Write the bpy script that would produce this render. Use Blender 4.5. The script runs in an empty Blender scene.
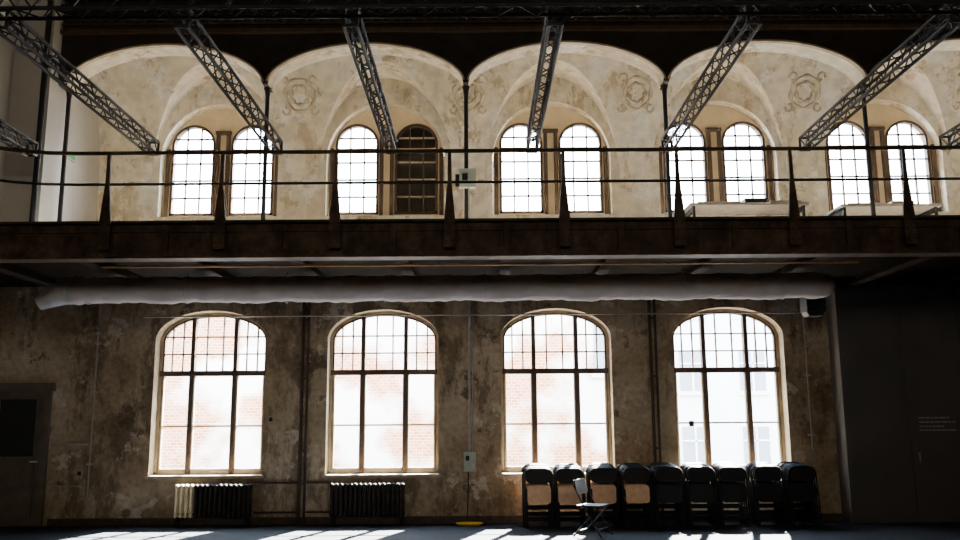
import bpy, bmesh, math, random
from mathutils import Vector, Matrix
random.seed(7)
scene = bpy.context.scene
COL = scene.collection

# ------------------------------------------------------------ materials
def newmat(name):
    m = bpy.data.materials.new(name); m.use_nodes = True
    nt = m.node_tree
    b = nt.nodes.get('Principled BSDF')
    return m, nt, b

def simple(name, c, rough=0.6, metal=0.0, var=0.25, scale=8.0, bump=0.0, emis=None, spec=0.3):
    m, nt, b = newmat(name)
    b.inputs['Roughness'].default_value = rough
    b.inputs['Metallic'].default_value = metal
    b.inputs['Specular IOR Level'].default_value = spec
    tc = nt.nodes.new('ShaderNodeTexCoord')
    n = nt.nodes.new('ShaderNodeTexNoise'); n.inputs['Scale'].default_value = scale; n.inputs['Detail'].default_value = 5
    nt.links.new(tc.outputs['Object'], n.inputs['Vector'])
    r = nt.nodes.new('ShaderNodeValToRGB')
    r.color_ramp.elements[0].position = 0.3; r.color_ramp.elements[1].position = 0.7
    r.color_ramp.elements[0].color = (*[x*(1-var) for x in c], 1)
    r.color_ramp.elements[1].color = (*[min(1, x*(1+var)) for x in c], 1)
    nt.links.new(n.outputs['Fac'], r.inputs['Fac'])
    nt.links.new(r.outputs['Color'], b.inputs['Base Color'])
    if bump > 0:
        bp = nt.nodes.new('ShaderNodeBump'); bp.inputs['Strength'].default_value = bump; bp.inputs['Distance'].default_value = 0.01
        nt.links.new(n.outputs['Fac'], bp.inputs['Height']); nt.links.new(bp.outputs['Normal'], b.inputs['Normal'])
    return m

def plaster(name, cols, stain, big=0.9, fine=7.0, stain_amt=0.5, rough=0.85, edge=(0.5, 0.66), chips=None, lo=0.33, hi=0.68, chip_t=0.575, dirt=None, dirt_t=0.61):
    m, nt, b = newmat(name)
    L = nt.links
    tc = nt.nodes.new('ShaderNodeTexCoord')
    n1 = nt.nodes.new('ShaderNodeTexNoise'); n1.inputs['Scale'].default_value = big; n1.inputs['Detail'].default_value = 9; n1.inputs['Roughness'].default_value = 0.7; n1.inputs['Distortion'].default_value = 0.1
    L.new(tc.outputs['Object'], n1.inputs['Vector'])
    r = nt.nodes.new('ShaderNodeValToRGB'); cr = r.color_ramp
    cr.elements[0].position = lo; cr.elements[0].color = (*cols[0], 1)
    cr.elements[1].position = hi; cr.elements[1].color = (*cols[-1], 1)
    for i, c in enumerate(cols[1:-1]):
        e = cr.elements.new(lo+(hi-lo)*(i+1)/(len(cols)-1)); e.color = (*c, 1)
    L.new(n1.outputs['Fac'], r.inputs['Fac'])
    mp = nt.nodes.new('ShaderNodeMapping'); mp.inputs['Scale'].default_value = (1.0, 1.0, 0.35)
    L.new(tc.outputs['Object'], mp.inputs['Vector'])
    n2 = nt.nodes.new('ShaderNodeTexNoise'); n2.inputs['Scale'].default_value = 2.3; n2.inputs['Detail'].default_value = 9; n2.inputs['Roughness'].default_value = 0.75
    L.new(mp.outputs['Vector'], n2.inputs['Vector'])
    r2 = nt.nodes.new('ShaderNodeValToRGB'); r2.color_ramp.elements[0].position = edge[0]; r2.color_ramp.elements[1].position = edge[1]
    r2.color_ramp.elements[0].color = (0, 0, 0, 1); r2.color_ramp.elements[1].color = (stain_amt,)*3+(1,)
    L.new(n2.outputs['Fac'], r2.inputs['Fac'])
    mx = nt.nodes.new('ShaderNodeMix'); mx.data_type = 'RGBA'
    L.new(r2.outputs['Color'], mx.inputs['Factor']); L.new(r.outputs['Color'], mx.inputs[6]); mx.inputs[7].default_value = (*stain, 1)
    last = mx.outputs[2]
    for loc, th, colr in (((3.1, 7.7, 1.3), chip_t, chips), ((9.1, 2.7, 5.3), dirt_t, dirt)):
        if not colr: continue
        n4 = nt.nodes.new('ShaderNodeTexNoise'); n4.inputs['Scale'].default_value = 1.3; n4.inputs['Detail'].default_value = 14; n4.inputs['Roughness'].default_value = 0.75; n4.inputs['Distortion'].default_value = 0.0
        mp4 = nt.nodes.new('ShaderNodeMapping'); mp4.inputs['Location'].default_value = loc
        L.new(tc.outputs['Object'], mp4.inputs['Vector']); L.new(mp4.outputs['Vector'], n4.inputs['Vector'])
        r4 = nt.nodes.new('ShaderNodeValToRGB'); r4.color_ramp.elements[0].position = th; r4.color_ramp.elements[1].position = th+0.02
        r4.color_ramp.elements[0].color = (0, 0, 0, 1); r4.color_ramp.elements[1].color = (0.75, 0.75, 0.75, 1)
        L.new(n4.outputs['Fac'], r4.inputs['Fac'])
        m4 = nt.nodes.new('ShaderNodeMix'); m4.data_type = 'RGBA'
        L.new(r4.outputs['Color'], m4.inputs['Factor']); L.new(last, m4.inputs[6]); m4.inputs[7].default_value = (*colr, 1)
        last = m4.outputs[2]
    n3 = nt.nodes.new('ShaderNodeTexNoise'); n3.inputs['Scale'].default_value = fine; n3.inputs['Detail'].default_value = 6
    L.new(tc.outputs['Object'], n3.inputs['Vector'])
    r3 = nt.nodes.new('ShaderNodeValToRGB'); r3.color_ramp.elements[0].position = 0.35; r3.color_ramp.elements[1].position = 0.6
    r3.color_ramp.elements[0].color = (0.75, 0.75, 0.75, 1); r3.color_ramp.elements[1].color = (1, 1, 1, 1)
    L.new(n3.outputs['Fac'], r3.inputs['Fac'])
    mm = nt.nodes.new('ShaderNodeMix'); mm.data_type = 'RGBA'; mm.blend_type = 'MULTIPLY'; mm.inputs['Factor'].default_value = 1
    L.new(last, mm.inputs[6]); L.new(r3.outputs['Color'], mm.inputs[7])
    L.new(mm.outputs[2], b.inputs['Base Color'])
    bp = nt.nodes.new('ShaderNodeBump'); bp.inputs['Strength'].default_value = 0.35; bp.inputs['Distance'].default_value = 0.02
    L.new(n3.outputs['Fac'], bp.inputs['Height']); L.new(bp.outputs['Normal'], b.inputs['Normal'])
    b.inputs['Roughness'].default_value = rough
    b.inputs['Specular IOR Level'].default_value = 0.15
    return m

M = {}
M['wall'] = plaster('aged_plaster', [(0.16, 0.112, 0.066), (0.31, 0.235, 0.145), (0.42, 0.335, 0.22), (0.50, 0.42, 0.30)], (0.12, 0.08, 0.047), big=0.6, stain_amt=0.7, edge=(0.50, 0.58), chips=(0.58, 0.50, 0.38), fine=12, chip_t=0.575, dirt=(0.08, 0.058, 0.038), dirt_t=0.585)
M['reveal'] = plaster('reveal_plaster', [(0.26, 0.20, 0.13), (0.38, 0.31, 0.21), (0.45, 0.38, 0.27)], (0.16, 0.11, 0.07), stain_amt=0.6)
M['vault'] = plaster('vault_plaster', [(0.56, 0.48, 0.34), (0.76, 0.69, 0.54), (0.86, 0.82, 0.71)], (0.34, 0.25, 0.14), big=0.6, stain_amt=0.75, fine=6, edge=(0.54, 0.60), chips=(0.90, 0.88, 0.82), chip_t=0.55, dirt=(0.36, 0.28, 0.18), dirt_t=0.585)
M['ornament'] = plaster('ornament_plaster', [(0.38, 0.30, 0.20), (0.6, 0.52, 0.38), (0.74, 0.68, 0.55)], (0.22, 0.16, 0.10), big=4, stain_amt=0.7)
M['cream'] = simple('cream_paint', (0.74, 0.60, 0.38), 0.6, var=0.12, scale=3)
M['white'] = simple('grey_white_paint', (0.46, 0.44, 0.40), 0.6, var=0.10, scale=1.2)
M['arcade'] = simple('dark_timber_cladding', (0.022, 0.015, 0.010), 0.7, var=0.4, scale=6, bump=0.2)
M['brown'] = simple('brown_window_frame', (0.060, 0.038, 0.024), 0.5, var=0.3, scale=10)
M['tan'] = simple('tan_frame', (0.33, 0.27, 0.185), 0.55, var=0.25, scale=6)
M['iron'] = simple('black_iron', (0.012, 0.012, 0.014), 0.6, 0.0, var=0.3, scale=12)
M['girder'] = plaster('rusty_girder', [(0.035, 0.024, 0.017), (0.085, 0.056, 0.038), (0.15, 0.105, 0.072)], (0.02, 0.014, 0.010), big=2.2, stain_amt=0.8, rough=0.6)
M['flange'] = simple('girder_flange_paint', (0.05, 0.042, 0.035), 0.9, 0.0, var=0.4, scale=5, spec=0.05)
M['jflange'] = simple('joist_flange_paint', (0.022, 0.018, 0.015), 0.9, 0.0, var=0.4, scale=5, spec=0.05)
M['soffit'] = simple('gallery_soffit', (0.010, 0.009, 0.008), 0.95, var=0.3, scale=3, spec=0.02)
M['gfloor'] = simple('gallery_boards', (0.21, 0.18, 0.14), 0.6, var=0.08, scale=3)
M['floor'] = simple('dark_hall_floor', (0.019, 0.021, 0.026), 0.85, var=0.3, scale=1.5, bump=0.02, spec=0.08)
M['ceil'] = simple('dark_ceiling', (0.05, 0.045, 0.04), 0.8)
M['duct'] = simple('grey_duct_fabric', (0.55, 0.50, 0.48), 0.8, var=0.10, scale=4, bump=0.5)
M['silver'] = simple('galvanised_steel', (0.70, 0.71, 0.73), 0.35, 0.5, var=0.15, scale=5)
M['orange'] = simple('copper_pipe', (0.70, 0.33, 0.12), 0.45, 0.1, var=0.2)
M['pipe'] = simple('brown_pipe', (0.05, 0.035, 0.025), 0.6, 0.0, var=0.3)
M['conduit'] = simple('grey_conduit', (0.32, 0.29, 0.25), 0.5, 0.1, var=0.2)
M['rad'] = simple('cast_iron_radiator', (0.025, 0.022, 0.019), 0.7, 0.0, var=0.3, spec=0.1)
M['radtan'] = simple('tan_radiator_paint', (0.80, 0.66, 0.40), 0.5, var=0.2)
M['chair'] = simple('black_chair_plastic', (0.008, 0.008, 0.009), 0.5, var=0.2, spec=0.2)
M['ply'] = simple('tan_plywood', (0.60, 0.37, 0.20), 0.5, var=0.15, scale=15)
M['partition'] = simple('charcoal_partition', (0.085, 0.080, 0.078), 0.6, var=0.12, scale=1.5)
M['door'] = simple('old_door_paint', (0.11, 0.09, 0.068), 0.5, var=0.2, scale=5)
M['doorglass'] = simple('dark_door_glass', (0.02, 0.022, 0.025), 0.1, var=0.1)
M['blind'] = simple('dark_blind', (0.025, 0.018, 0.013), 0.5, var=0.4, scale=4)
M['box'] = simple('grey_green_box', (0.36, 0.40, 0.33), 0.5, var=0.1)
M['green'] = simple('green_sign', (0.03, 0.35, 0.12), 0.4, var=0.05)
M['yellow'] = simple('yellow_cable', (0.7, 0.55, 0.03), 0.5, var=0.05)
M['letter'] = simple('white_lettering', (0.35, 0.35, 0.35), 0.5, var=0.0)
M['stucco'] = simple('white_stucco', (0.80, 0.79, 0.78), 0.9, var=0.06, scale=0.5)
M['ground'] = simple('grey_yard', (0.18, 0.17, 0.165), 0.9, var=0.1, scale=0.5)
M['extglass'] = simple('exterior_window_glass', (0.20, 0.24, 0.31), 0.2, var=0.1)
# brick
m, nt, b = newmat('exterior_brick')
tc = nt.nodes.new('ShaderNodeTexCoord'); mp = nt.nodes.new('ShaderNodeMapping'); mp.inputs['Rotation'].default_value = (math.radians(90), 0, 0)
br = nt.nodes.new('ShaderNodeTexBrick'); br.inputs['Scale'].default_value = 2.6
br.inputs['Color1'].default_value = (0.36, 0.13, 0.055, 1); br.inputs['Color2'].default_value = (0.52, 0.25, 0.14, 1); br.inputs['Mortar'].default_value = (0.65, 0.52, 0.42, 1)
nt.links.new(tc.outputs['Object'], mp.inputs['Vector']); nt.links.new(mp.outputs['Vector'], br.inputs['Vector'])
nz = nt.nodes.new('ShaderNodeTexNoise'); nz.inputs['Scale'].default_value = 0.45; nz.inputs['Detail'].default_value = 8
mpz = nt.nodes.new('ShaderNodeMapping'); mpz.inputs['Location'].default_value = (4.0, 0, 2.0)
nt.links.new(tc.outputs['Object'], mpz.inputs['Vector']); nt.links.new(mpz.outputs['Vector'], nz.inputs['Vector'])
rr = nt.nodes.new('ShaderNodeValToRGB'); rr.color_ramp.elements[0].position = 0.46; rr.color_ramp.elements[1].position = 0.56
nt.links.new(nz.outputs['Fac'], rr.inputs['Fac'])
mxb = nt.nodes.new('ShaderNodeMix'); mxb.data_type = 'RGBA'
nt.links.new(rr.outputs['Color'], mxb.inputs['Factor']); nt.links.new(br.outputs['Color'], mxb.inputs[6]); mxb.inputs[7].default_value = (0.88, 0.82, 0.76, 1)
nt.links.new(mxb.outputs[2], b.inputs['Base Color'])
b.inputs['Roughness'].default_value = 0.9
M['brick'] = m
# glass
m, nt, b = newmat('window_glass')
nt.nodes.remove(b)
out = nt.nodes.get('Material Output'); tr = nt.nodes.new('ShaderNodeBsdfTransparent'); gl = nt.nodes.new('ShaderNodeBsdfGlossy'); gl.inputs['Roughness'].default_value = 0.03
tr.inputs['Color'].default_value = (0.95, 0.97, 0.98, 1)
mx = nt.nodes.new('ShaderNodeMixShader'); mx.inputs[0].default_value = 0.04
nt.links.new(tr.outputs[0], mx.inputs[1]); nt.links.new(gl.outputs[0], mx.inputs[2]); nt.links.new(mx.outputs[0], out.inputs['Surface'])
M['glass'] = m

# ------------------------------------------------------------ mesh builder
class MB:
    def __init__(s): s.v = []; s.f = []; s.m = []; s.sm = []; s.mats = []
    def mi(s, mat):
        if mat not in s.mats: s.mats.append(mat)
        return s.mats.index(mat)
    def face(s, pts, mat, smooth=False):
        n = len(s.v); s.v += [tuple(p) for p in pts]; s.f.append(tuple(range(n, n+len(pts)))); s.m.append(s.mi(mat)); s.sm.append(smooth)
    def grid(s, rows, mat, smooth=True, closed=False):
        n = len(s.v); R = len(rows); C = len(rows[0])
        for r in rows: s.v += [tuple(p) for p in r]
        k = s.mi(mat)
        for i in range(R-1):
            for j in range(C if closed else C-1):
                j2 = (j+1) % C
                s.f.append((n+i*C+j, n+i*C+j2, n+(i+1)*C+j2, n+(i+1)*C+j)); s.m.append(k); s.sm.append(smooth)
    def box(s, x0, x1, y0, y1, z0, z1, mat, M4=None):
        c = [Vector((x, y, z)) for z in (z0, z1) for y in (y0, y1) for x in (x0, x1)]
        if M4: c = [M4 @ p for p in c]
        n = len(s.v); s.v += [tuple(p) for p in c]; k = s.mi(mat)
        for f in ((0, 2, 3, 1), (4, 5, 7, 6), (0, 1, 5, 4), (2, 6, 7, 3), (0, 4, 6, 2), (1, 3, 7, 5)):
            s.f.append(tuple(n+i for i in f)); s.m.append(k); s.sm.append(False)
    def tube(s, pts, r, mat, seg=10, M4=None, caps=True):
        pts = [Vector(p) for p in pts]
        if M4: pts = [M4 @ p for p in pts]
        rs = r if isinstance(r, (list, tuple)) else [r]*len(pts)
        rows = []; up = None
        for i, p in enumerate(pts):
            if i == 0: d = pts[1]-pts[0]
            elif i == len(pts)-1: d = pts[-1]-pts[-2]
            else: d = (pts[i+1]-p).normalized()+(p-pts[i-1]).normalized()
            d.normalize()
            if up is None:
                up = Vector((0, 0, 1)) if abs(d.z) < 0.9 else Vector((1, 0, 0))
            a = d.cross(up)
            if a.length < 1e-4: a = d.cross(Vector((0.3, 1, 0.2)))
            a.normalize(); up = a.cross(d).normalized()
            rows.append([p + rs[i]*(math.cos(2*math.pi*k/seg)*a + math.sin(2*math.pi*k/seg)*up) for k in range(seg)])
        s.grid(rows, mat, True, True)
        if caps: s.face(rows[0], mat); s.face(rows[-1], mat)
    def slab(s, outline, y0, y1, mat, M4=None):
        a = [Vector((x, y0, z)) for x, z in outline]; b_ = [Vector((x, y1, z)) for x, z in outline]
        if M4: a = [M4@p for p in a]; b_ = [M4@p for p in b_]
        s.face(a, mat); s.face(b_, mat)
        for i in range(len(a)):
            j = (i+1) % len(a); s.face([a[i], a[j], b_[j], b_[i]], mat)
    def build(s, name, parent=None, recenter=True):
        me = bpy.data.meshes.new(name)
        me.from_pydata(s.v, [], s.f)
        for mt in s.mats: me.materials.append(M[mt])
        for p, k, q in zip(me.polygons, s.m, s.sm): p.material_index = k; p.use_smooth = q
        bm = bmesh.new(); bm.from_mesh(me); bmesh.ops.recalc_face_normals(bm, faces=bm.faces)
        bm.to_mesh(me); bm.free()
        o = bpy.data.objects.new(name, me); COL.objects.link(o)
        if recenter and s.v:
            xs = [v[0] for v in s.v]; ys = [v[1] for v in s.v]; zs = [v[2] for v in s.v]
            c = Vector(((min(xs)+max(xs))/2, (min(ys)+max(ys))/2, min(zs)))
            me.transform(Matrix.Translation(-c)); o.location = c
        if parent: o.parent = parent; 
        return o

def arch_fn(hw, spring, rise, p=0.5):
    return lambda dx: spring + rise*max(0.0, 1-(dx/hw)**2)**p

def wall(mb, x0, x1, z0, top, yf, yb, openings, mat, rmat):
    tf = top if callable(top) else (lambda x: top)
    bps = {round(x0, 5), round(x1, 5)}
    for (xc, hw, *_r) in openings:
        for k in range(33): bps.add(round(xc-hw*math.cos(math.pi*k/32), 5))
    if callable(top):
        for k in range(41): bps.add(round((x0+x1)/2-(x1-x0)/2*math.cos(math.pi*k/40), 5))
    xs = sorted(bps)
    for a, b_ in zip(xs[:-1], xs[1:]):
        if b_-a < 1e-5: continue
        mid = (a+b_)/2; op = None
        for o in openings:
            if o[0]-o[1] < mid < o[0]+o[1]: op = o
        ta, tb = tf(a), tf(b_)
        for y in (yf, yb):
            if op is None: mb.face([(a, y, z0), (b_, y, z0), (b_, y, tb), (a, y, ta)], mat)
            else:
                f = arch_fn(op[1], op[3], op[4], op[5])
                if op[2] > z0+1e-4: mb.face([(a, y, z0), (b_, y, z0), (b_, y, op[2]), (a, y, op[2])], mat)
                mb.face([(a, y, f(a-op[0])), (b_, y, f(b_-op[0])), (b_, y, tb), (a, y, ta)], mat)
        if op:
            f = arch_fn(op[1], op[3], op[4], op[5])
            mb.face([(a, yf, f(a-op[0])), (b_, yf, f(b_-op[0])), (b_, yb, f(b_-op[0])), (a, yb, f(a-op[0]))], rmat, True)
            if op[2] > z0+1e-4: mb.face([(a, yf, op[2]), (b_, yf, op[2]), (b_, yb, op[2]), (a, yb, op[2])], rmat)
        mb.face([(a, yf, ta), (b_, yf, tb), (b_, yb, tb), (a, yb, ta)], mat)
        if op is None or op[2] > z0+1e-4: mb.face([(a, yf, z0), (b_, yf, z0), (b_, yb, z0), (a, yb, z0)], mat)
    for (xc, hw, sill, spring, rise, p) in openings:
        for x in (xc-hw, xc+hw): mb.face([(x, yf, sill), (x, yb, sill), (x, yb, spring), (x, yf, spring)], rmat)
    for x in (x0, x1): mb.face([(x, yf, z0), (x, yb, z0), (x, yb, tf(x)), (x, yf, tf(x))], mat)

def arch_band(mb, xc, hw, sill, spring, rise, w, y0, y1, mat, p=0.5, bottom=True):
    N = 28
    fo = arch_fn(hw, spring, rise, p); fi = arch_fn(hw-w, spring, rise-w, p)
    O = [(-hw, sill)]+[(-hw*math.cos(math.pi*k/N), fo(-hw*math.cos(math.pi*k/N))) for k in range(N+1)]+[(hw, sill)]
    I = [(-(hw-w), sill)]+[(-(hw-w)*math.cos(math.pi*k/N), fi(-(hw-w)*math.cos(math.pi*k/N))) for k in range(N+1)]+[(hw-w, sill)]
    for k in range(len(O)-1):
        o1, o2, i1, i2 = O[k], O[k+1], I[k], I[k+1]
        for y in (y0, y1): mb.face([(xc+o1[0], y, o1[1]), (xc+o2[0], y, o2[1]), (xc+i2[0], y, i2[1]), (xc+i1[0], y, i1[1])], mat)
        mb.face([(xc+o1[0], y0, o1[1]), (xc+o2[0], y0, o2[1]), (xc+o2[0], y1, o2[1]), (xc+o1[0], y1, o1[1])], mat)
        mb.face([(xc+i1[0], y0, i1[1]), (xc+i2[0], y0, i2[1]), (xc+i2[0], y1, i2[1]), (xc+i1[0], y1, i1[1])], mat)
    if bottom: mb.box(xc-hw, xc+hw, y0, y1, sill, sill+w, mat)

def arch_poly(xc, hw, sill, spring, rise, p=0.5, N=28):
    f = arch_fn(hw, spring, rise, p)
    return [(xc-hw, sill), (xc+hw, sill)]+[(xc+hw*math.cos(math.pi*k/N), f(hw*math.cos(math.pi*k/N))) for k in range(N+1)]

# ------------------------------------------------------------ dimensions
YW = 15.1; WT = 0.5
XL, XR = -8.9, 11.65
BAY = 2.96; BC = [-4.63+BAY*i for i in range(6)]      # bay centres
LOWC = BC[:4]
XUL = -6.75
ZG = 4.2

# floor & shell
mb = MB(); mb.box(XL-0.3, XR+0.3, -7, YW+WT, -0.2, 0, 'floor'); mb.build('floor')
mb = MB(); mb.box(XL-0.3, XR+0.3, -7, YW+WT, 9.0, 9.2, 'ceil'); mb.build('ceiling')
mb = MB()
wall(mb, XL, XR, 0, 4.1, YW, YW+WT, [(c, 0.95, 0.80, 3.08, 0.50, 0.5) for c in LOWC], 'wall', 'reveal')
wall(mb, XL, XR, 4.1, 9.0, YW, YW+WT, [(c, 1.05, 5.25, 6.28, 1.05, 0.5) for c in BC], 'vault', 'vault')
mb.build('wall_back')
mb = MB(); mb.box(XL-0.3, XL, -7, YW, 0, 9.0, 'wall')
mb.box(XL, XUL, 9.6, YW, ZG+0.03, 9.0, 'white')
mb.box(XUL, -6.2, 12.05, 12.65, ZG+0.01, 9.0, 'white'); mb.build('wall_left')
mb = MB(); mb.box(XR, XR+0.3, -7, YW, 0, 9.0, 'wall'); mb.build('wall_right')
mb = MB(); mb.box(XL, XR, -7.3, -7, 0, 9.0, 'wall'); mb.build('wall_front')

# vault
mb = MB()
YV = 12.65; ZV0 = 5.9; A = YW-YV; B = 2.6
LH, LR = 1.20, 1.90
xs = {XUL, XR}
for c in BC:
    for k in range(41): xs.add(round(c-LH*math.cos(math.pi*k/40), 5))
xs = sorted(xs); rows = []
for x in xs:
    zl = ZV0
    for c in BC:
        if abs(x-c) <= LH: zl = ZV0+LR*math.sqrt(max(0, 1-((x-c)/LH)**2))
    ph0 = math.asin(min(1, (zl-ZV0)/B)); ystar = YV+A*math.cos(ph0)
    rows.append((x, zl, ph0, ystar))
mb.grid([[(x, YW+(ys-YW)*k/5, zl) for k in range(6)] for x, zl, ph, ys in rows], 'vault')
mb.grid([[(x, YV+A*math.cos(ph+(math.pi/2-ph)*k/24), ZV0+B*math.sin(ph+(math.pi/2-ph)*k/24)) for k in range(25)] for x, zl, ph, ys in rows], 'vault')
def cove_pt(x, ph, off=0.0):
    n = Vector((0, -math.cos(ph)/A, -math.sin(ph)/B)).normalized()
    return Vector((x, YV+A*math.cos(ph), ZV0+B*math.sin(ph)))+n*off
XA = [BC[0]-BAY/2+BAY*i for i in range(7)]
for i, x in enumerate(XA[1:-1]):
    ph0 = math.asin(1.43/2.6)
    for (ra, rb, r) in ((0.15, 0.065, 0.035), (0.25, 0.11, 0.032)):
        ts = [2*math.pi*k/36 for k in range(37)]
        mb.tube([cove_pt(x+ra*math.cos(t), ph0+rb*math.sin(t), 0.0) for t in ts], [r*(1+0.4*math.sin(7*t+i)) for t in ts], 'ornament', 8)
    for sx in (-1, 1):
        for sz in (-1, 1):
            mb.tube([cove_pt(x+sx*(0.24+0.08*math.cos(t)*(1-t/9)), ph0+sz*(0.10+0.04*math.sin(t)*(1-t/9)), 0.0) for t in [0.5*k for k in range(12)]], 0.024, 'ornament', 6)
mb.build('ceiling_vault')

# arcade
mb = MB()
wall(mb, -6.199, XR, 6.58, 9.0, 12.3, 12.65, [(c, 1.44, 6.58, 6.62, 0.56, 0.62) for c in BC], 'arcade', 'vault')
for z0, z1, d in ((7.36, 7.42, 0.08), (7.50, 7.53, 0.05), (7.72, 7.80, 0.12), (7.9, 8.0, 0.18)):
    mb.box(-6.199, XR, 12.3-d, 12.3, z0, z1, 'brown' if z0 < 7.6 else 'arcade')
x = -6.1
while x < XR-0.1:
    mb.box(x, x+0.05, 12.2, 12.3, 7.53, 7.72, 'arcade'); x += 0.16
for c in BC: arch_band(mb, c, 1.46, 6.60, 6.62, 0.58, 0.03, 12.24, 12.31, 'tan', 0.62, False)
mb.build('wall_arcade')
for i, x in enumerate(XA[:-1]):
    mb = MB()
    mb.tube([(x, 12.47, ZG+0.002), (x, 12.47, 6.58)], 0.032, 'iron', 12)
    mb.tube([(x, 12.47, ZG+0.002), (x, 12.47, ZG+0.12)], 0.07, 'iron', 12)
    mb.tube([(x, 12.47, 6.44), (x, 12.47, 6.52), (x, 12.47, 6.578)], [0.033, 0.042, 0.06], 'iron', 12)
    mb.build('iron_column' if i == 0 else 'iron_column.%03d' % i)

# ------------------------------------------------------------ lower windows
for i, c in enumerate(LOWC):
    mb = MB(); y0, y1 = YW+0.24, YW+0.32
    hw, sill, sp, ri = 0.95, 0.80, 3.08, 0.50
    fa = arch_fn(hw-0.03, sp, ri-0.03)
    arch_band(mb, c, hw, sill, sp, ri, 0.05, y0, y1, 'tan')
    arch_band(mb, c, hw-0.05, sill+0.05, sp, ri-0.05, 0.03, y0+0.01, y1, 'brown')
    for dx in (-0.37, 0.37):
        mb.box(c+dx-0.036, c+dx+0.036, y0-0.03, y1, sill, fa(dx), 'brown')
    mb.box(c-hw+0.03, c+hw-0.03, y0-0.04, y1, 2.47, 2.56, 'brown')
    mb.box(c-hw+0.03, c+hw-0.03, y0+0.02, y1-0.01, 1.60, 1.63, 'tan')
    for dx in (-0.74, -0.555, -0.14, 0.14, 0.555, 0.74):
        mb.box(c+dx-0.012, c+dx+0.012, y0+0.02, y1-0.02, 2.55, fa(dx), 'brown')
    for z in (2.85, 3.15):
        xx = 0.9 if z < 3.08 else 0.88
        mb.box(c-xx, c+xx, y0+0.02, y1-0.02, z-0.012, z+0.012, 'brown')
    for a, b_ in ((-0.87, -0.41), (-0.335, 0.335), (0.41, 0.87)):
        for x in (a, b_): mb.box(c+x-0.016, c+x+0.016, y0, y1-0.01, sill+0.04, 2.48, 'tan')
        mb.box(c+a, c+b_, y0, y1-0.01, sill+0.05, sill+0.10, 'tan')
    mb.face([(x, y1-0.03, z) for x, z in arch_poly(c, hw-0.02, sill, sp, ri-0.02)], 'glass')
    mb.box(c-hw-0.04, c+hw+0.04, YW-0.04, YW-0.001, sill-0.05, sill, 'tan')
    mb.build('window_%d' % (i+1))

# ------------------------------------------------------------ upper windows (paired sashes)
for i, c in enumerate(BC):
    mb = MB(); yp = YW+0.22
    HS = 0.39; SP = 6.62; SC = 0.535
    ops = [(c+s*SC, HS, 5.32, SP, HS, 0.5) for s in (-1, 1)]
    topf = arch_fn(1.045, 6.28, 1.045)
    wall(mb, c-1.045, c+1.045, 5.255, lambda x: max(6.29, topf(x-c)), yp, yp+0.06, ops, 'cream', 'cream')
    mb.box(c-0.125, c-0.06, yp-0.06, yp, 5.255, 6.85, 'brown'); mb.box(c+0.06, c+0.125, yp-0.06, yp, 5.255, 6.85, 'brown')
    mb.box(c-0.14, c+0.14, yp-0.07, yp, 6.82, 6.88, 'brown')
    for s in (-1, 1): mb.box(c+s*0.985-0.035, c+s*0.985+0.035, yp-0.04, yp, 5.255, 6.55, 'brown')
    for s in (-1, 1):
        cc = c+s*SC
        arch_band(mb, cc, HS, 5.32, SP, HS, 0.045, yp-0.02, yp+0.08, 'brown')
        dark = (i == 1 and s == 1)
        f = arch_fn(HS-0.035, SP, HS-0.035)
        for dx in (-0.125, 0.125): mb.box(cc+dx-0.013, cc+dx+0.013, yp+0.01, yp+0.05, 5.35, f(dx), 'brown')
        for z in (5.65, 5.97, 6.29, 6.75):
            xx = HS-0.03 if z < 6.7 else 0.34
            mb.box(cc-xx, cc+xx, yp+0.01, yp+0.05, z-0.013, z+0.013, 'tan' if dark else 'brown')
        mb.box(cc-HS+0.02, cc+HS-0.02, yp-0.01, yp+0.06, 6.50, 6.55, 'tan' if dark else 'brown')
        mb.face([(x, yp+0.055, z) for x, z in arch_poly(cc, HS-0.02, 5.33, SP, HS-0.02)], 'glass')
        if dark: mb.slab(arch_poly(cc, HS-0.025, 5.33, SP, HS-0.025), yp+0.08, yp+0.10, 'blind')
    mb.build('window_%d' % (i+5))

# ------------------------------------------------------------ gallery
GX0, GX1 = XUL+0.01, XR-0.01
mb = MB()
mb.box(XL+0.01, GX1, 11.31, YW-0.002, 4.05, ZG, 'gfloor')
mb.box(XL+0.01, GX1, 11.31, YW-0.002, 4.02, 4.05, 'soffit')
xj = XL+0.4
while xj < XR:
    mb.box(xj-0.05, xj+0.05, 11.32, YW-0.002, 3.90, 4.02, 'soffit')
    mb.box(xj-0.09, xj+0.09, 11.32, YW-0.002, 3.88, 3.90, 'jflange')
    xj += 1.48
mb.build('floor_gallery')
mb = MB(); mb.box(XL+0.01, -6.5, 5.0, 11.0, 4.05, ZG, 'gfloor'); mb.box(-6.5, -6.44, 5.0, 11.0, 3.75, 4.22, 'girder')
mb.build('floor_side_gallery')
mb = MB()
mb.box(GX0, GX1, 11.17, 11.21, 3.75, 4.19, 'girder')
mb.box(GX0, GX1, 11.05, 11.30, 4.19, 4.225, 'flange')
mb.box(GX0, GX1, 11.05, 11.30, 3.73, 3.76, 'girder')
mb.box(GX0, GX1, 11.14, 11.18, 4.09, 4.19, 'girder'); mb.box(GX0, GX1, 11.14, 11.18, 3.76, 3.85, 'girder')
x = GX0+0.05
while x < XR-0.03:
    for z in (4.14, 3.805): mb.tube([(x, 11.142, z), (x, 11.125, z)], [0.014, 0.007], 'girder', 6)
    x += 0.12
PX = [-4.81+1.475*k for k in range(-1, 11)]
for x in PX[1:]:
    mb.box(x+0.70, x+0.78, 11.12, 11.18, 3.76, 4.19, 'girder')
mb.build('gallery_girder')

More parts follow.
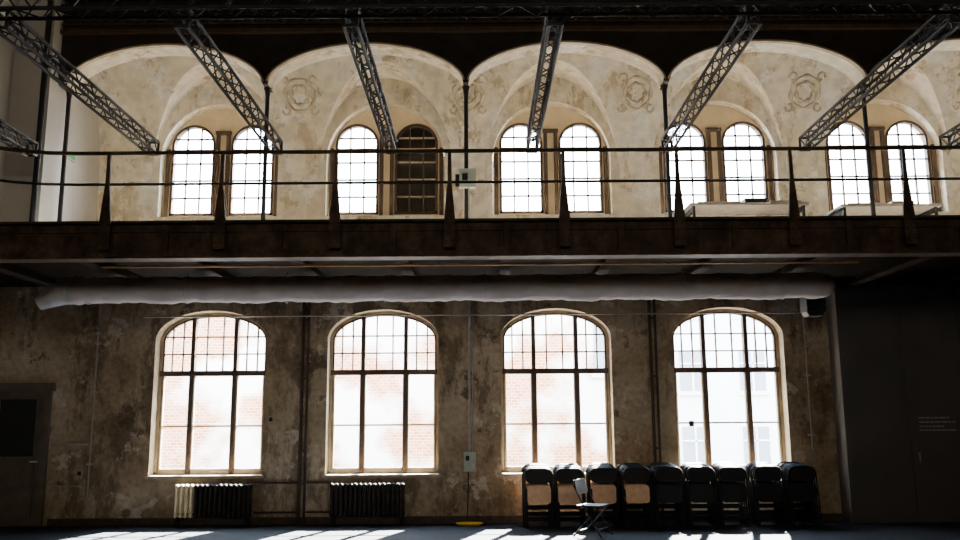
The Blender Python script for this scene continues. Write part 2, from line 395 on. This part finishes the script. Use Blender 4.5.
# railing
mb = MB()
for z, r, mt in ((5.12, 0.026, 'girder'), (4.70, 0.018, 'iron')):
    pts = [(XR-0.02, 11.02, z), (-5.2, 11.02, z), (-5.6, 10.98, z), (-5.95, 10.87, z), (-6.2, 10.70, z), (-6.36, 10.45, z), (-6.42, 10.1, z), (-6.42, 5.0, z)]
    mb.tube(pts, r, mt, 10)
for x in PX:
    if x < -6: continue
    prof = [(-0.075, 3.84), (0.075, 3.84), (0.07, 4.22), (0.05, 4.45), (0.026, 4.72), (0.022, 5.10), (-0.022, 5.10), (-0.026, 4.72), (-0.05, 4.45), (-0.07, 4.22)]
    mb.slab([(x+a, z) for a, z in prof], 11.00, 11.035, 'girder')
    for z in (3.92, 4.05, 4.16):
        for s in (-1, 1): mb.tube([(x+s*0.045, 11.0, z), (x+s*0.045, 10.985, z)], 0.012, 'iron', 6)
for y in (9.8, 8.4, 7.0): mb.tube([(-6.42, y, 4.22), (-6.42, y, 5.12)], 0.02, 'iron', 8)
mb.build('gallery_railing')

# gallery clutter
def table(name, x0, x1, zt, stuff):
    mb = MB()
    mb.box(x0, x1, 13.6, 14.3, zt-0.04, zt, 'conduit')
    for a, b_, h, mt in stuff:
        mb.box(a, b_, 13.68, 14.2, zt, zt+h, mt)
    for x in (x0+0.07, x1-0.07):
        for y in (13.67, 14.23): mb.box(x-0.02, x+0.02, y-0.02, y+0.02, ZG+0.002, zt-0.04, 'iron')
        mb.box(x-0.015, x+0.015, 13.67, 14.23, zt-0.12, zt-0.04, 'iron')
    mb.build(name)
table('work_table', 3.35, 5.24, 5.06, [(3.5, 4.2, 0.04, 'white'), (4.25, 4.6, 0.09, 'iron'), (4.65, 5.15, 0.05, 'tan')])
table('work_table.001', 5.75, 7.35, 5.02, [(5.9, 6.5, 0.04, 'white'), (6.6, 6.95, 0.07, 'tan')])
mb = MB()
x = XA[2]; mb.box(x-0.1, x+0.14, 12.35, 12.43, 5.0, 5.28, 'box'); mb.box(x-0.06, x+0.02, 12.33, 12.35, 5.1, 5.2, 'iron')
mb.box(x-0.16, x-0.1, 12.37, 12.43, 5.02, 5.2, 'iron'); mb.tube([(x+0.04, 12.39, 4.202), (x+0.04, 12.39, 5.0)], 0.012, 'conduit', 8)
mb.build('gallery_switch_box')
mb = MB(); mb.box(XUL+0.001, XUL+0.03, 13.7, 14.1, 5.95, 6.08, 'white'); mb.box(XUL+0.03, XUL+0.034, 13.73, 14.07, 5.97, 6.06, 'green'); mb.build('exit_sign')
mb = MB(); mb.tube([(-6.25, 11.98, ZG+0.002), (-6.25, 11.98, 8.99)], 0.04, 'iron', 10); mb.build('corner_downpipe')

# ------------------------------------------------------------ trusses
def truss(mb, p0, p1, w, h, bay, rc=0.014, rl=0.0065, mat='iron'):
    p0, p1 = Vector(p0), Vector(p1); d = (p1-p0); L = d.length; d.normalize()
    s = d.cross(Vector((0, 0, 1))).normalized(); u = Vector((0, 0, 1))
    cs = [(-w/2, -h/2), (w/2, -h/2), (w/2, h/2), (-w/2, h/2)]
    for a, b_ in cs: mb.tube([p0+s*a+u*b_, p1+s*a+u*b_], rc, mat, 8)
    n = max(2, int(L/bay))
    for q in range(4):
        (a1, b1), (a2, b2) = cs[q], cs[(q+1) % 4]
        for k in range(n):
            t0, t1 = L*k/n, L*(k+1)/n
            A_ = p0+d*t0+s*a1+u*b1; B_ = p0+d*(t0+t1)/2+s*a2+u*b2; C_ = p0+d*t1+s*a1+u*b1
            mb.tube([A_, B_], rl, mat, 5, caps=False); mb.tube([B_, C_], rl, mat, 5, caps=False)
    for e in (p0, p1):
        for q in range(4):
            (a1, b1), (a2, b2) = cs[q], cs[(q+1) % 4]
            mb.tube([e+s*a1+u*b1, e+s*a2+u*b2], rc*0.9, mat, 6)
for i, x in enumerate([-5.95, -4.33, -2.69, -1.16, 0.70, 2.50, 4.33, 6.2]):
    mb = MB(); truss(mb, (x, 7.45, 5.255), (x, 11.25, 5.255), 0.12, 0.17, 0.36, 0.018, 0.008)
    mb.build('lighting_truss' if i == 0 else 'lighting_truss.%03d' % i)
mb = MB(); truss(mb, (XL+0.2, 7.3, 5.34), (XR-0.2, 7.3, 5.34), 0.20, 0.22, 0.34, 0.02, 0.009)
for x in (-5, -1.5, 2, 5.5): mb.tube([(x, 7.3, 5.44), (x, 7.3, 8.99)], 0.012, 'iron', 8)
mb.build('lighting_crossbar_truss')

# ------------------------------------------------------------ duct
mb = MB(); Yd, Zd = 13.0, 3.62
N = 300; xa, xb = -6.15, 5.3; rows = []
for k in range(N+1):
    x = xa+(xb-xa)*k/N; r0 = 0.195+0.006*math.sin(x*9)+0.005*math.sin(x*23+1)+random.uniform(-0.003, 0.003)
    if k > N-8: r0 *= math.sqrt(max(0.02, 1-((k-N+8)/8.0)**2))
    rows.append([(x, Yd+r0*math.cos(t), Zd+r0*math.sin(t)*(1.0 if math.sin(t) > 0 else 1.0+0.05*math.sin(x*5))+0.004*math.sin(x*31+3*t)) for t in [2*math.pi*j/28 for j in range(28)]])
mb.grid(rows, 'duct', True, True); mb.face(rows[-1], 'duct')
x = xa+0.3
while x < xb:
    mb.tube([(x, Yd+0.205*math.cos(t), Zd+0.205*math.sin(t)) for t in [2*math.pi*j/24 for j in range(25)]], 0.006, 'duct', 5)
    mb.tube([(x, Yd, Zd+0.2), (x, Yd, 3.878)], 0.006, 'iron', 6); x += 1.48
mb.tube([(xa+0.02, Yd, Zd), (xa-0.06, Yd, Zd-0.01)], 0.2, 'silver', 24)
mb.tube([(xa-0.06, Yd, Zd-0.01), (xa-0.42, Yd-0.02, Zd-0.2)], [0.2, 0.10], 'silver', 24)
mb.tube([(xa-0.02, Yd, Zd), (xa+0.06, Yd, Zd)], 0.207, 'silver', 24)
mb.build('fabric_air_duct')
mb = MB(); mb.tube([(-5.2, 11.9, 3.775), (5.2, 11.9, 3.775)], 0.016, 'orange', 8)
x = -5.0
while x < 5.2: mb.tube([(x, 11.9, 3.775), (x, 11.9, 3.878)], 0.006, 'iron', 5); x += 1.48
mb.build('copper_pipe')
mb = MB(); mb.box(5.2, 5.5, 13.9, 14.2, 3.35, 3.6, 'iron'); mb.slab([(5.2, 3.35), (5.5, 3.35), (5.46, 3.28), (5.24, 3.28)], 13.93, 14.17, 'iron'); mb.tube([(5.35, 14.05, 3.6), (5.35, 14.05, 3.878)], 0.015, 'iron', 8); mb.build('loudspeaker')

# ------------------------------------------------------------ pipes on the wall
def pipe(name, paths, mat, brackets=None):
    mb = MB()
    for pts, r in paths: mb.tube(pts, r, mat, 10)
    for (x, z) in (brackets or []): mb.box(x-0.05, x+0.05, YW-0.08, YW-0.002, z-0.015, z+0.015, mat)
    return mb.build(name)
yp = YW-0.06
ZT = 3.87
def heat(name, x, mt='pipe'):
    pipe(name, [([(x-0.045, yp, 0), (x-0.045, yp, ZT)], 0.028), ([(x+0.045, yp, 0), (x+0.045, yp, ZT)], 0.022)], mt, [(x, 1.2), (x, 2.4), (x, 3.4)])
heat('heating_pipe', -2.99); heat('heating_pipe.001', 2.95)
pipe('radiator_supply_pipe', [([(-3.78, yp, 0.68), (-3.07, yp, 0.68)], 0.016), ([(-3.78, yp, 0.2), (-3.07, yp, 0.2)], 0.016), ([(-2.91, yp, 0.68), (-2.5, yp, 0.68)], 0.016), ([(-2.91, yp, 0.2), (-2.5, yp, 0.2)], 0.016)], 'pipe')
pipe('electrical_conduit', [([(-6.55, yp, 0.25), (-6.55, yp, ZT)], 0.012)], 'conduit', [(-6.55, 1.0), (-6.55, 2.2), (-6.55, 3.2)])
pipe('electrical_conduit.001', [([(5.55, yp, 0.9), (5.55, yp, ZT)], 0.012)], 'conduit', [(5.55, 1.4), (5.55, 2.4)])
pipe('electrical_conduit.002', [([(-5.75, yp-0.07, 3.46), (5.6, yp-0.07, 3.46)], 0.014)], 'conduit', [])
pipe('electrical_conduit.003', [([(-7.2, yp, 1.33), (-6.6, yp, 1.33)], 0.012), ([(-7.2, yp, 0.65), (-6.6, yp, 0.65)], 0.010)], 'conduit')
mb = MB(); x = XA[2]
mb.tube([(x, yp, 1.16), (x, yp, ZT)], 0.024, 'conduit', 10); mb.tube([(x+0.05, yp, 1.16), (x+0.05, yp, ZT)], 0.01, 'conduit', 8)
mb.box(x-0.1, x+0.1, YW-0.12, YW-0.002, 0.84, 1.16, 'box'); mb.box(x-0.07, x-0.01, YW-0.14, YW-0.12, 1.02, 1.1, 'iron'); mb.box(x+0.02, x+0.08, YW-0.15, YW-0.12, 0.88, 0.98, 'white')
mb.tube([(x-0.03, yp, 0.84), (x-0.03, yp, 0.5), (x-0.05, yp, 0.1), (x-0.05, yp-0.02, 0.02)], 0.01, 'iron', 8)
mb.build('electrical_box')
mb = MB()
for q in range(3):
    mb.tube([(-0.2+(0.15+0.03*q)*math.cos(t), 14.75+(0.1+0.02*q)*math.sin(t), 0.012+0.012*q) for t in [2*math.pi*j/24 for j in range(25)]], 0.012, 'yellow', 6)
mb.build('yellow_cable')
for i, (x, z) in enumerate(((-3.55, 1.72), (3.55, 1.6), (-6.72, 0.85))):
    mb = MB(); mb.box(x-0.04, x+0.04, YW-0.035, YW-0.002, z-0.05, z+0.05, 'conduit'); mb.box(x-0.03, x+0.03, YW-0.042, YW-0.035, z-0.035, z+0.035, 'iron')
    mb.build('light_switch' if i == 0 else 'light_switch.%03d' % i)

# ------------------------------------------------------------ radiators
def radiator(name, x0, x1, tan):
    mb = MB(); n = int(round((x1-x0)/0.078)); y0, y1 = YW-0.26, YW-0.1
    for k in range(n):
        x = x0+(k+0.5)*(x1-x0)/n; mt = 'radtan' if tan(k, n) else 'rad'
        for y in (y0+0.03, y1-0.03):
            mb.tube([(x, y, 0.14), (x, y, 0.2), (x, y, 0.6), (x, y, 0.67)], [0.022, 0.027, 0.027, 0.022], mt, 8)
        for z in (0.17, 0.64):
            mb.tube([(x, y0, z), (x, y0+0.02, z), (x, y1-0.02, z), (x, y1, z)], [0.02, 0.034, 0.034, 0.02], mt, 8)
    for z in (0.18, 0.63): mb.tube([(x0, YW-0.18, z), (x1, YW-0.18, z)], 0.022, 'rad', 8)
    for x in (x0+0.06, x1-0.06):
        for y in (y0+0.03, y1-0.03): mb.tube([(x, y, 0), (x, y, 0.15)], [0.028, 0.018], 'rad', 8)
    mb.box(x0+0.2, x0+0.24, y1-0.02, YW-0.002, 0.5, 0.54, 'rad'); mb.box(x1-0.24, x1-0.2, y1-0.02, YW-0.002, 0.5, 0.54, 'rad')
    mb.build(name)
radiator('radiator', -5.05, -3.78, lambda k, n: k < 4)
radiator('radiator.001', -2.5, -1.26, lambda k, n: False)

# ------------------------------------------------------------ door + partition
mb = MB()
xa, xb = -8.35, -7.38
mb.box(xa, xa+0.1, YW-0.08, YW-0.002, 0, 2.32, 'door'); mb.box(xb, xb+0.1, YW-0.08, YW-0.002, 0, 2.32, 'door'); mb.box(xa-0.05, xb+0.15, YW-0.1, YW-0.002, 2.22, 2.36, 'door')
mb.box(xa+0.1, xb, YW-0.03, YW-0.002, 0.01, 2.22, 'door')
for z0, z1, mt in ((0.15, 0.55, 'door'), (0.65, 1.0, 'door'), (1.12, 2.1, 'doorglass')):
    mb.box(xa+0.22, xb-0.12, YW-0.045, YW-0.03, z0, z1, mt)
    for q in (xa+0.2, xb-0.12): mb.box(q-0.01, q+0.02, YW-0.055, YW-0.03, z0-0.02, z1+0.02, 'door')
    for q in (z0, z1): mb.box(xa+0.2, xb-0.11, YW-0.055, YW-0.03, q-0.015, q+0.015, 'door')
mb.tube([(xb-0.06, YW-0.03, 1.05), (xb-0.06, YW-0.09, 1.05), (xb-0.16, YW-0.09, 1.05)], 0.01, 'silver', 8)
mb.build('door_1')
mb = MB()
xp = 5.98
mb.box(xp, XR-0.01, 14.72, YW-0.002, 0, 3.87, 'partition')
for q in (xp, 7.05, 8.02, 9.0, 10.0): mb.box(q, q+0.94, 14.69, 14.72, 0.04, 3.8, 'partition')
mb.tube([(7.14, 14.69, 0.95), (7.14, 14.64, 0.95), (7.14, 14.64, 1.1), (7.14, 14.69, 1.1)], 0.01, 'silver', 8)
for k, (w, z) in enumerate(((0.5, 1.66), (0.58, 1.59), (0.40, 1.52), (0.50, 1.46))):
    q = 7.2
    while q < 7.2+w:
        l = random.uniform(0.03, 0.1); mb.box(q, q+l, 14.687, 14.69, z, z+0.02, 'letter'); q += l+0.015
mb.build('door_2')
mb = MB()
for q0, q1 in ((-7.2, xp-0.01),): mb.box(q0, q1, YW-0.03, YW-0.002, 0, 0.12, 'brown')
mb.build('baseboard_back')

# ------------------------------------------------------------ chairs
def rrect(w, z0, z1, r, n=6):
    pts = []
    for cx, cz, a0 in ((w/2-r, z1-r, 0), (-w/2+r, z1-r, 90), (-w/2+r, z0+r, 180), (w/2-r, z0+r, 270)):
        for k in range(n+1):
            a = math.radians(a0+90*k/n); pts.append((cx+r*math.cos(a), cz+r*math.sin(a)))
    return pts
def upath(w, z0, z1, r, n=6, y=0):
    pts = [(-w/2, y, z0)]
    for cx, a0 in ((-w/2+r, 180), (w/2-r, 90)):
        for k in range(n+1):
            a = math.radians(a0-90*k/n); pts.append((cx+r*math.cos(a), y, z1-r+r*math.sin(a)))
    pts.append((w/2, y, z0)); return pts
def folded(mb, M4, seatmat):
    mb.tube(upath(0.44, 0.012, 0.93, 0.11), 0.012, 'chair', 7, M4)
    mb.tube(upath(0.38, 0.012, 0.60, 0.03, y=0.022), 0.011, 'chair', 7, M4)
    for z, w, y in ((0.12, 0.44, 0), (0.2, 0.38, 0.022), (0.30, 0.44, 0)): mb.tube([(-w/2, y, z), (w/2, y, z)], 0.008, 'chair', 6, M4)
    mb.slab(rrect(0.41, 0.70, 0.915, 0.085), -0.014, 0.006, 'chair', M4)
    mb.slab(rrect(0.37, 0.38, 0.66, 0.05), -0.012, 0.010, seatmat, M4)
    for s in (-1, 1): mb.box(s*0.20-0.008, s*0.20+0.008, -0.01, 0.03, 0.48, 0.6, 'chair', M4)
cx = [0.90, 1.41, 1.95, 2.46, 2.97, 3.48, 3.99, 4.56, 5.08]
for i, x in enumerate(cx):
    mb = MB(); n = 9
    for k in range(n):
        T = Matrix.Translation((x+random.uniform(-0.018, 0.018), 14.25+0.058*k+random.uniform(-0.004, 0.004), 0.0)) @ Matrix.Rotation(math.radians(-7+random.uniform(-0.5, 0.5)), 4, 'X') @ Matrix.Rotation(math.radians(random.uniform(-2, 2)), 4, 'Z') @ Matrix.Diagonal((1, 1, 0.985+0.006*k+random.uniform(-0.0, 0.015), 1))
        folded(mb, T, 'ply' if i < 4 else 'chair')
    mb.build('folded_chair_stack' if i == 0 else 'folded_chair_stack.%03d' % i)

# open folding chair
mb = MB()
T = Matrix.Translation((1.62, 13.2, 0)) @ Matrix.Rotation(math.radians(62), 4, 'Z')
def tp(pts, r=0.012, mt='chair'): mb.tube(pts, r, mt, 8, T)
w = 0.22
pts = [(-w, -0.20, 0.012), (-w, 0.10, 0.52), (-w, 0.20, 0.72), (-w+0.04, 0.215, 0.80), (w-0.04, 0.215, 0.80), (w, 0.20, 0.72), (w, 0.10, 0.52), (w, -0.20, 0.012)]
tp(pts)
pts = [(-w+0.03, 0.24, 0.012), (-w+0.03, -0.17, 0.44), (w-0.03, -0.17, 0.44), (w-0.03, 0.24, 0.012)]
tp(pts)
tp([(-w, -0.14, 0.12), (w, -0.14, 0.12)], 0.009); tp([(-w+0.03, 0.17, 0.09), (w-0.03, 0.17, 0.09)], 0.009)
S = T @ Matrix.Translation((0, 0, 0.44)) @ Matrix.Rotation(math.radians(-90), 4, 'X')
mb.slab(rrect(0.40, -0.19, 0.19, 0.06), -0.012, 0.012, 'chair', S)
Bk = T @ Matrix.Translation((0, 0.185, 0.70)) @ Matrix.Rotation(math.radians(-14), 4, 'X')
mb.slab(rrect(0.42, -0.10, 0.10, 0.05), -0.012, 0.012, 'chair', Bk)
mb.build('folding_chair')

# ------------------------------------------------------------ outside
mb = MB(); mb.box(-60, 60, YW+WT+0.01, 90, -0.6, -0.4, 'ground'); mb.build('yard_ground')
mb = MB()
mb.box(-30, 5.6, 28, 34, -0.4, 7.4, 'brick'); mb.box(5.6, 30, 28, 34, -0.4, 7.6, 'stucco')
x = 6.3
while x < 28:
    for z in (0.2, 2.6, 5.0):
        mb.box(x, x+0.8, 27.96, 28.0, z, z+1.3, 'extglass')
        mb.box(x-0.08, x+0.88, 27.92, 28.0, z-0.12, z, 'stucco')
        mb.box(x+0.37, x+0.43, 27.93, 27.97, z, z+1.3, 'stucco'); mb.box(x, x+0.8, 27.93, 27.97, z+0.85, z+0.9, 'stucco')
    x += 1.9
for x in (-22, -15.5, -6.6, -1.0, 3.6):
    mb.box(x, x+0.9, 27.96, 28.0, 3.2, 4.8, 'extglass'); mb.box(x-0.1, x+1.0, 27.9, 28.0, 3.05, 3.2, 'stucco')
    mb.box(x+0.42, x+0.48, 27.93, 27.97, 3.2, 4.8, 'stucco')
mb.box(-30, 30, 27.8, 28.0, 7.2, 7.45, 'stucco')
mb.build('neighbouring_building')

# ------------------------------------------------------------ light
w = bpy.data.worlds.new('sky'); scene.world = w; w.use_nodes = True
bg = w.node_tree.nodes['Background']
tcn = w.node_tree.nodes.new('ShaderNodeTexCoord'); sx = w.node_tree.nodes.new('ShaderNodeSeparateXYZ'); rp = w.node_tree.nodes.new('ShaderNodeValToRGB')
w.node_tree.links.new(tcn.outputs['Generated'], sx.inputs[0]); w.node_tree.links.new(sx.outputs['Z'], rp.inputs[0])
rp.color_ramp.elements[0].color = (0.96, 0.98, 1, 1); rp.color_ramp.elements[1].color = (0.60, 0.78, 1, 1); rp.color_ramp.elements[1].position = 0.8
w.node_tree.links.new(rp.outputs[0], bg.inputs['Color']); bg.inputs['Strength'].default_value = 34.0
sd = bpy.data.lights.new('sun', 'SUN'); sd.energy = 480; sd.angle = math.radians(0.6); sd.color = (1, 0.95, 0.88)
so = bpy.data.objects.new('sun', sd); COL.objects.link(so)
so.rotation_euler = Vector((-0.30, -1.0, -0.87)).to_track_quat('-Z', 'Y').to_euler(); so.location = (15, 40, 25)
def area(name, loc, direction, sx_, sy_, e, col):
    l = bpy.data.lights.new(name, 'AREA'); l.shape = 'RECTANGLE'; l.size = sx_; l.size_y = sy_; l.energy = e; l.color = col
    o = bpy.data.objects.new(name, l); COL.objects.link(o); o.location = loc
    o.rotation_euler = Vector(direction).to_track_quat('-Z', 'Y').to_euler()
area('hall_fill_light', (0, -2.5, 5.0), (0, 1.0, -0.12), 10, 1.5, 260, (1, 0.86, 0.66))  # added fill lamp behind the camera to lift the lower wall, no real pendant
area('vault_fill_light', (2.4, 11.8, 4.35), (0, 0.45, 1), 17, 0.25, 80, (1, 0.90, 0.74))  # added fill lamp, hidden behind the girder, brightens the vaults from below

# ------------------------------------------------------------ camera
cd = bpy.data.cameras.new('camera'); cd.sensor_width = 36; cd.lens = 33.0
co = bpy.data.objects.new('camera', cd); COL.objects.link(co)
co.matrix_world = Matrix.Translation((0, 0, 1.6)) @ Matrix.Rotation(math.radians(100), 4, 'X') @ Matrix.Rotation(math.radians(-0.4), 4, 'Z')
scene.camera = co
